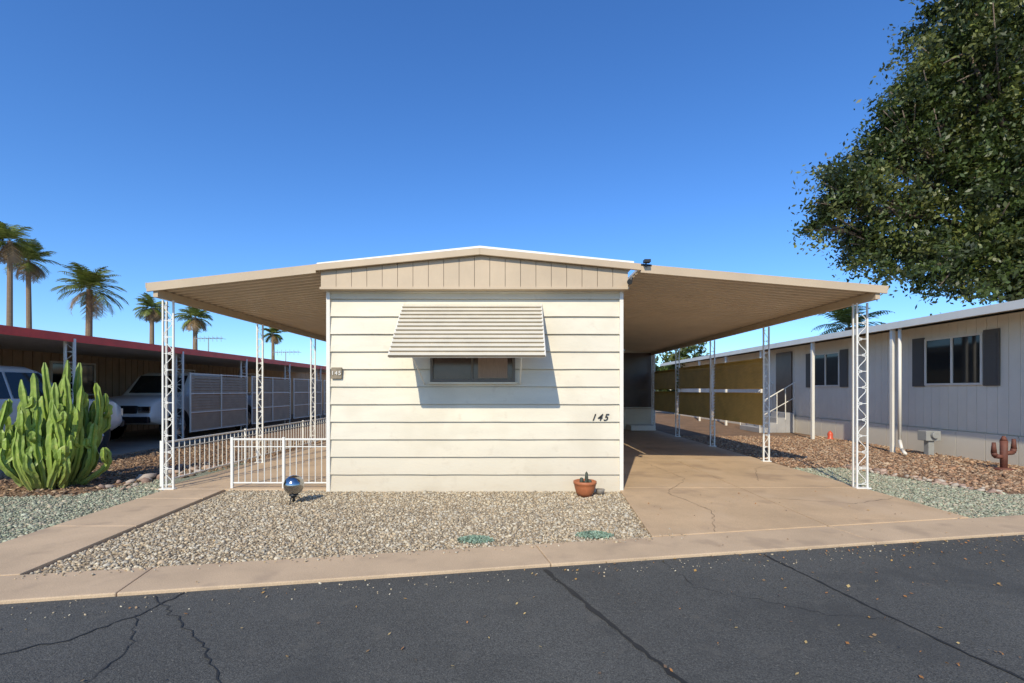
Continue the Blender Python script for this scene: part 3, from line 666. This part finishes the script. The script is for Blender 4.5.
def bush_tree(nm,lobes,per,cr_,nl,ls,trunk=None):
    e=empty(nm); C,K=crown(lobes,per,cr_,nl); leaves('foliage',C,ls,K*1.2,e)
    b=P(); x,y,z,r=lobes[0]; b.path([(x,y,0),(x+.1,y,z*.5),(x,y,z)],[.2,.15,.08],8); b.obj('trunk','barkwood',e)
bush_tree('background_tree',[(11.5,31,3.0,1.6),(10.0,31,2.4,1.2),(12.8,32,2.6,1.2)],18,.5,60,.14)
bush_tree('background_tree',[(9.3,26,1.9,1.1),(8.4,27,1.5,1.0),(8.9,28,2.6,1.0)],20,.4,60,.11)
L=[]
for k in range(46):
    x=-75+k*3.4; L.append((x,62+random.uniform(-4,4),random.uniform(.8,1.8),random.uniform(1.2,2.3)))
C,K=crown(L,9,1.0,60); leaves('distant_trees',C,.35,K)
for (x0,x1,y,h,cm) in ((-15,-7.0,33,2.6,'gray'),(-6.5,2,36,2.7,'tanslat'),(5,13,38,2.7,'siding'),(-34,-24,30,2.5,'brownwall')):
    e=empty('distant_mobile_home'); q=P(); q.box(x0,x1,y,y+8,0,h); q.obj('walls',cm,e)
    q=P(); xm=(x0+x1)/2; q.prismY([(x0-.4,h),(x1+.4,h),(x1+.4,h+.12),(xm,h+.6),(x0-.4,h+.12)],y-.4,y+8.4); q.obj('roof','roofwhite' if cm!='siding' else 'tan',e)
    q=P(); 
    for k in range(3): a=x0+(x1-x0)*(k+.6)/3.6; q.box(a,a+1.2,y-.03,y-.005,1.2,2.0)
    q.obj('windows','glass',e)
for (x,y,z) in ((-21.5,34,5.0),(-16.5,35,4.1)):
    q=P(); q.tube((x,y,2.5),(x,y,z),.03); q.tube((x-1,y,z),(x+1,y,z+.05),.02)
    for k in range(7): xx=x-.9+.3*k; q.tube((xx,y-.3-.04*k,z+.02),(xx,y+.3+.04*k,z+.02),.014,n=4); q.tube((xx,y,z-.22),(xx,y,z+.2),.012,n=4)
    q.obj('tv_antenna','bluegray')

# ---------------- light ----------------
sd=Vector((.24,.78,-.61)).normalized()
sun=bpy.data.lights.new('sun','SUN'); sun.energy=4.3; sun.angle=math.radians(.53); sun.color=(1,.91,.73)
so=bpy.data.objects.new('sun',sun); scene.collection.objects.link(so); so.rotation_euler=sd.to_track_quat('-Z','Y').to_euler(); so.location=(-5,-15,15)
wd=bpy.data.worlds.new('World'); scene.world=wd; wd.use_nodes=True; nt=wd.node_tree
sky=nt.nodes.new('ShaderNodeTexSky'); sky.sky_type='NISHITA'; sky.sun_disc=False
sky.sun_elevation=math.asin(-sd.z); sky.sun_rotation=math.atan2(-sd.x,-sd.y)%(2*math.pi); sky.air_density=1.0; sky.dust_density=.3; sky.ozone_density=3
hs=nt.nodes.new('ShaderNodeHueSaturation'); hs.inputs['Saturation'].default_value=1.15
tn=nt.nodes.new('ShaderNodeVectorMath'); tn.operation='MULTIPLY'; tn.inputs[1].default_value=(.74,1.0,1.33)
nt.links.new(sky.outputs[0],hs.inputs['Color']); nt.links.new(hs.outputs[0],tn.inputs[0]); bg=nt.nodes['Background']; bg.inputs[1].default_value=.15; nt.links.new(tn.outputs[0],bg.inputs[0])
cam=bpy.data.cameras.new('camera'); co=bpy.data.objects.new('camera',cam); scene.collection.objects.link(co)
co.location=(0,0,1.36); co.rotation_euler=(math.radians(90),0,0); cam.sensor_width=36; cam.lens=16.875; cam.shift_y=.0474; cam.clip_start=.05; cam.clip_end=1500
scene.camera=co
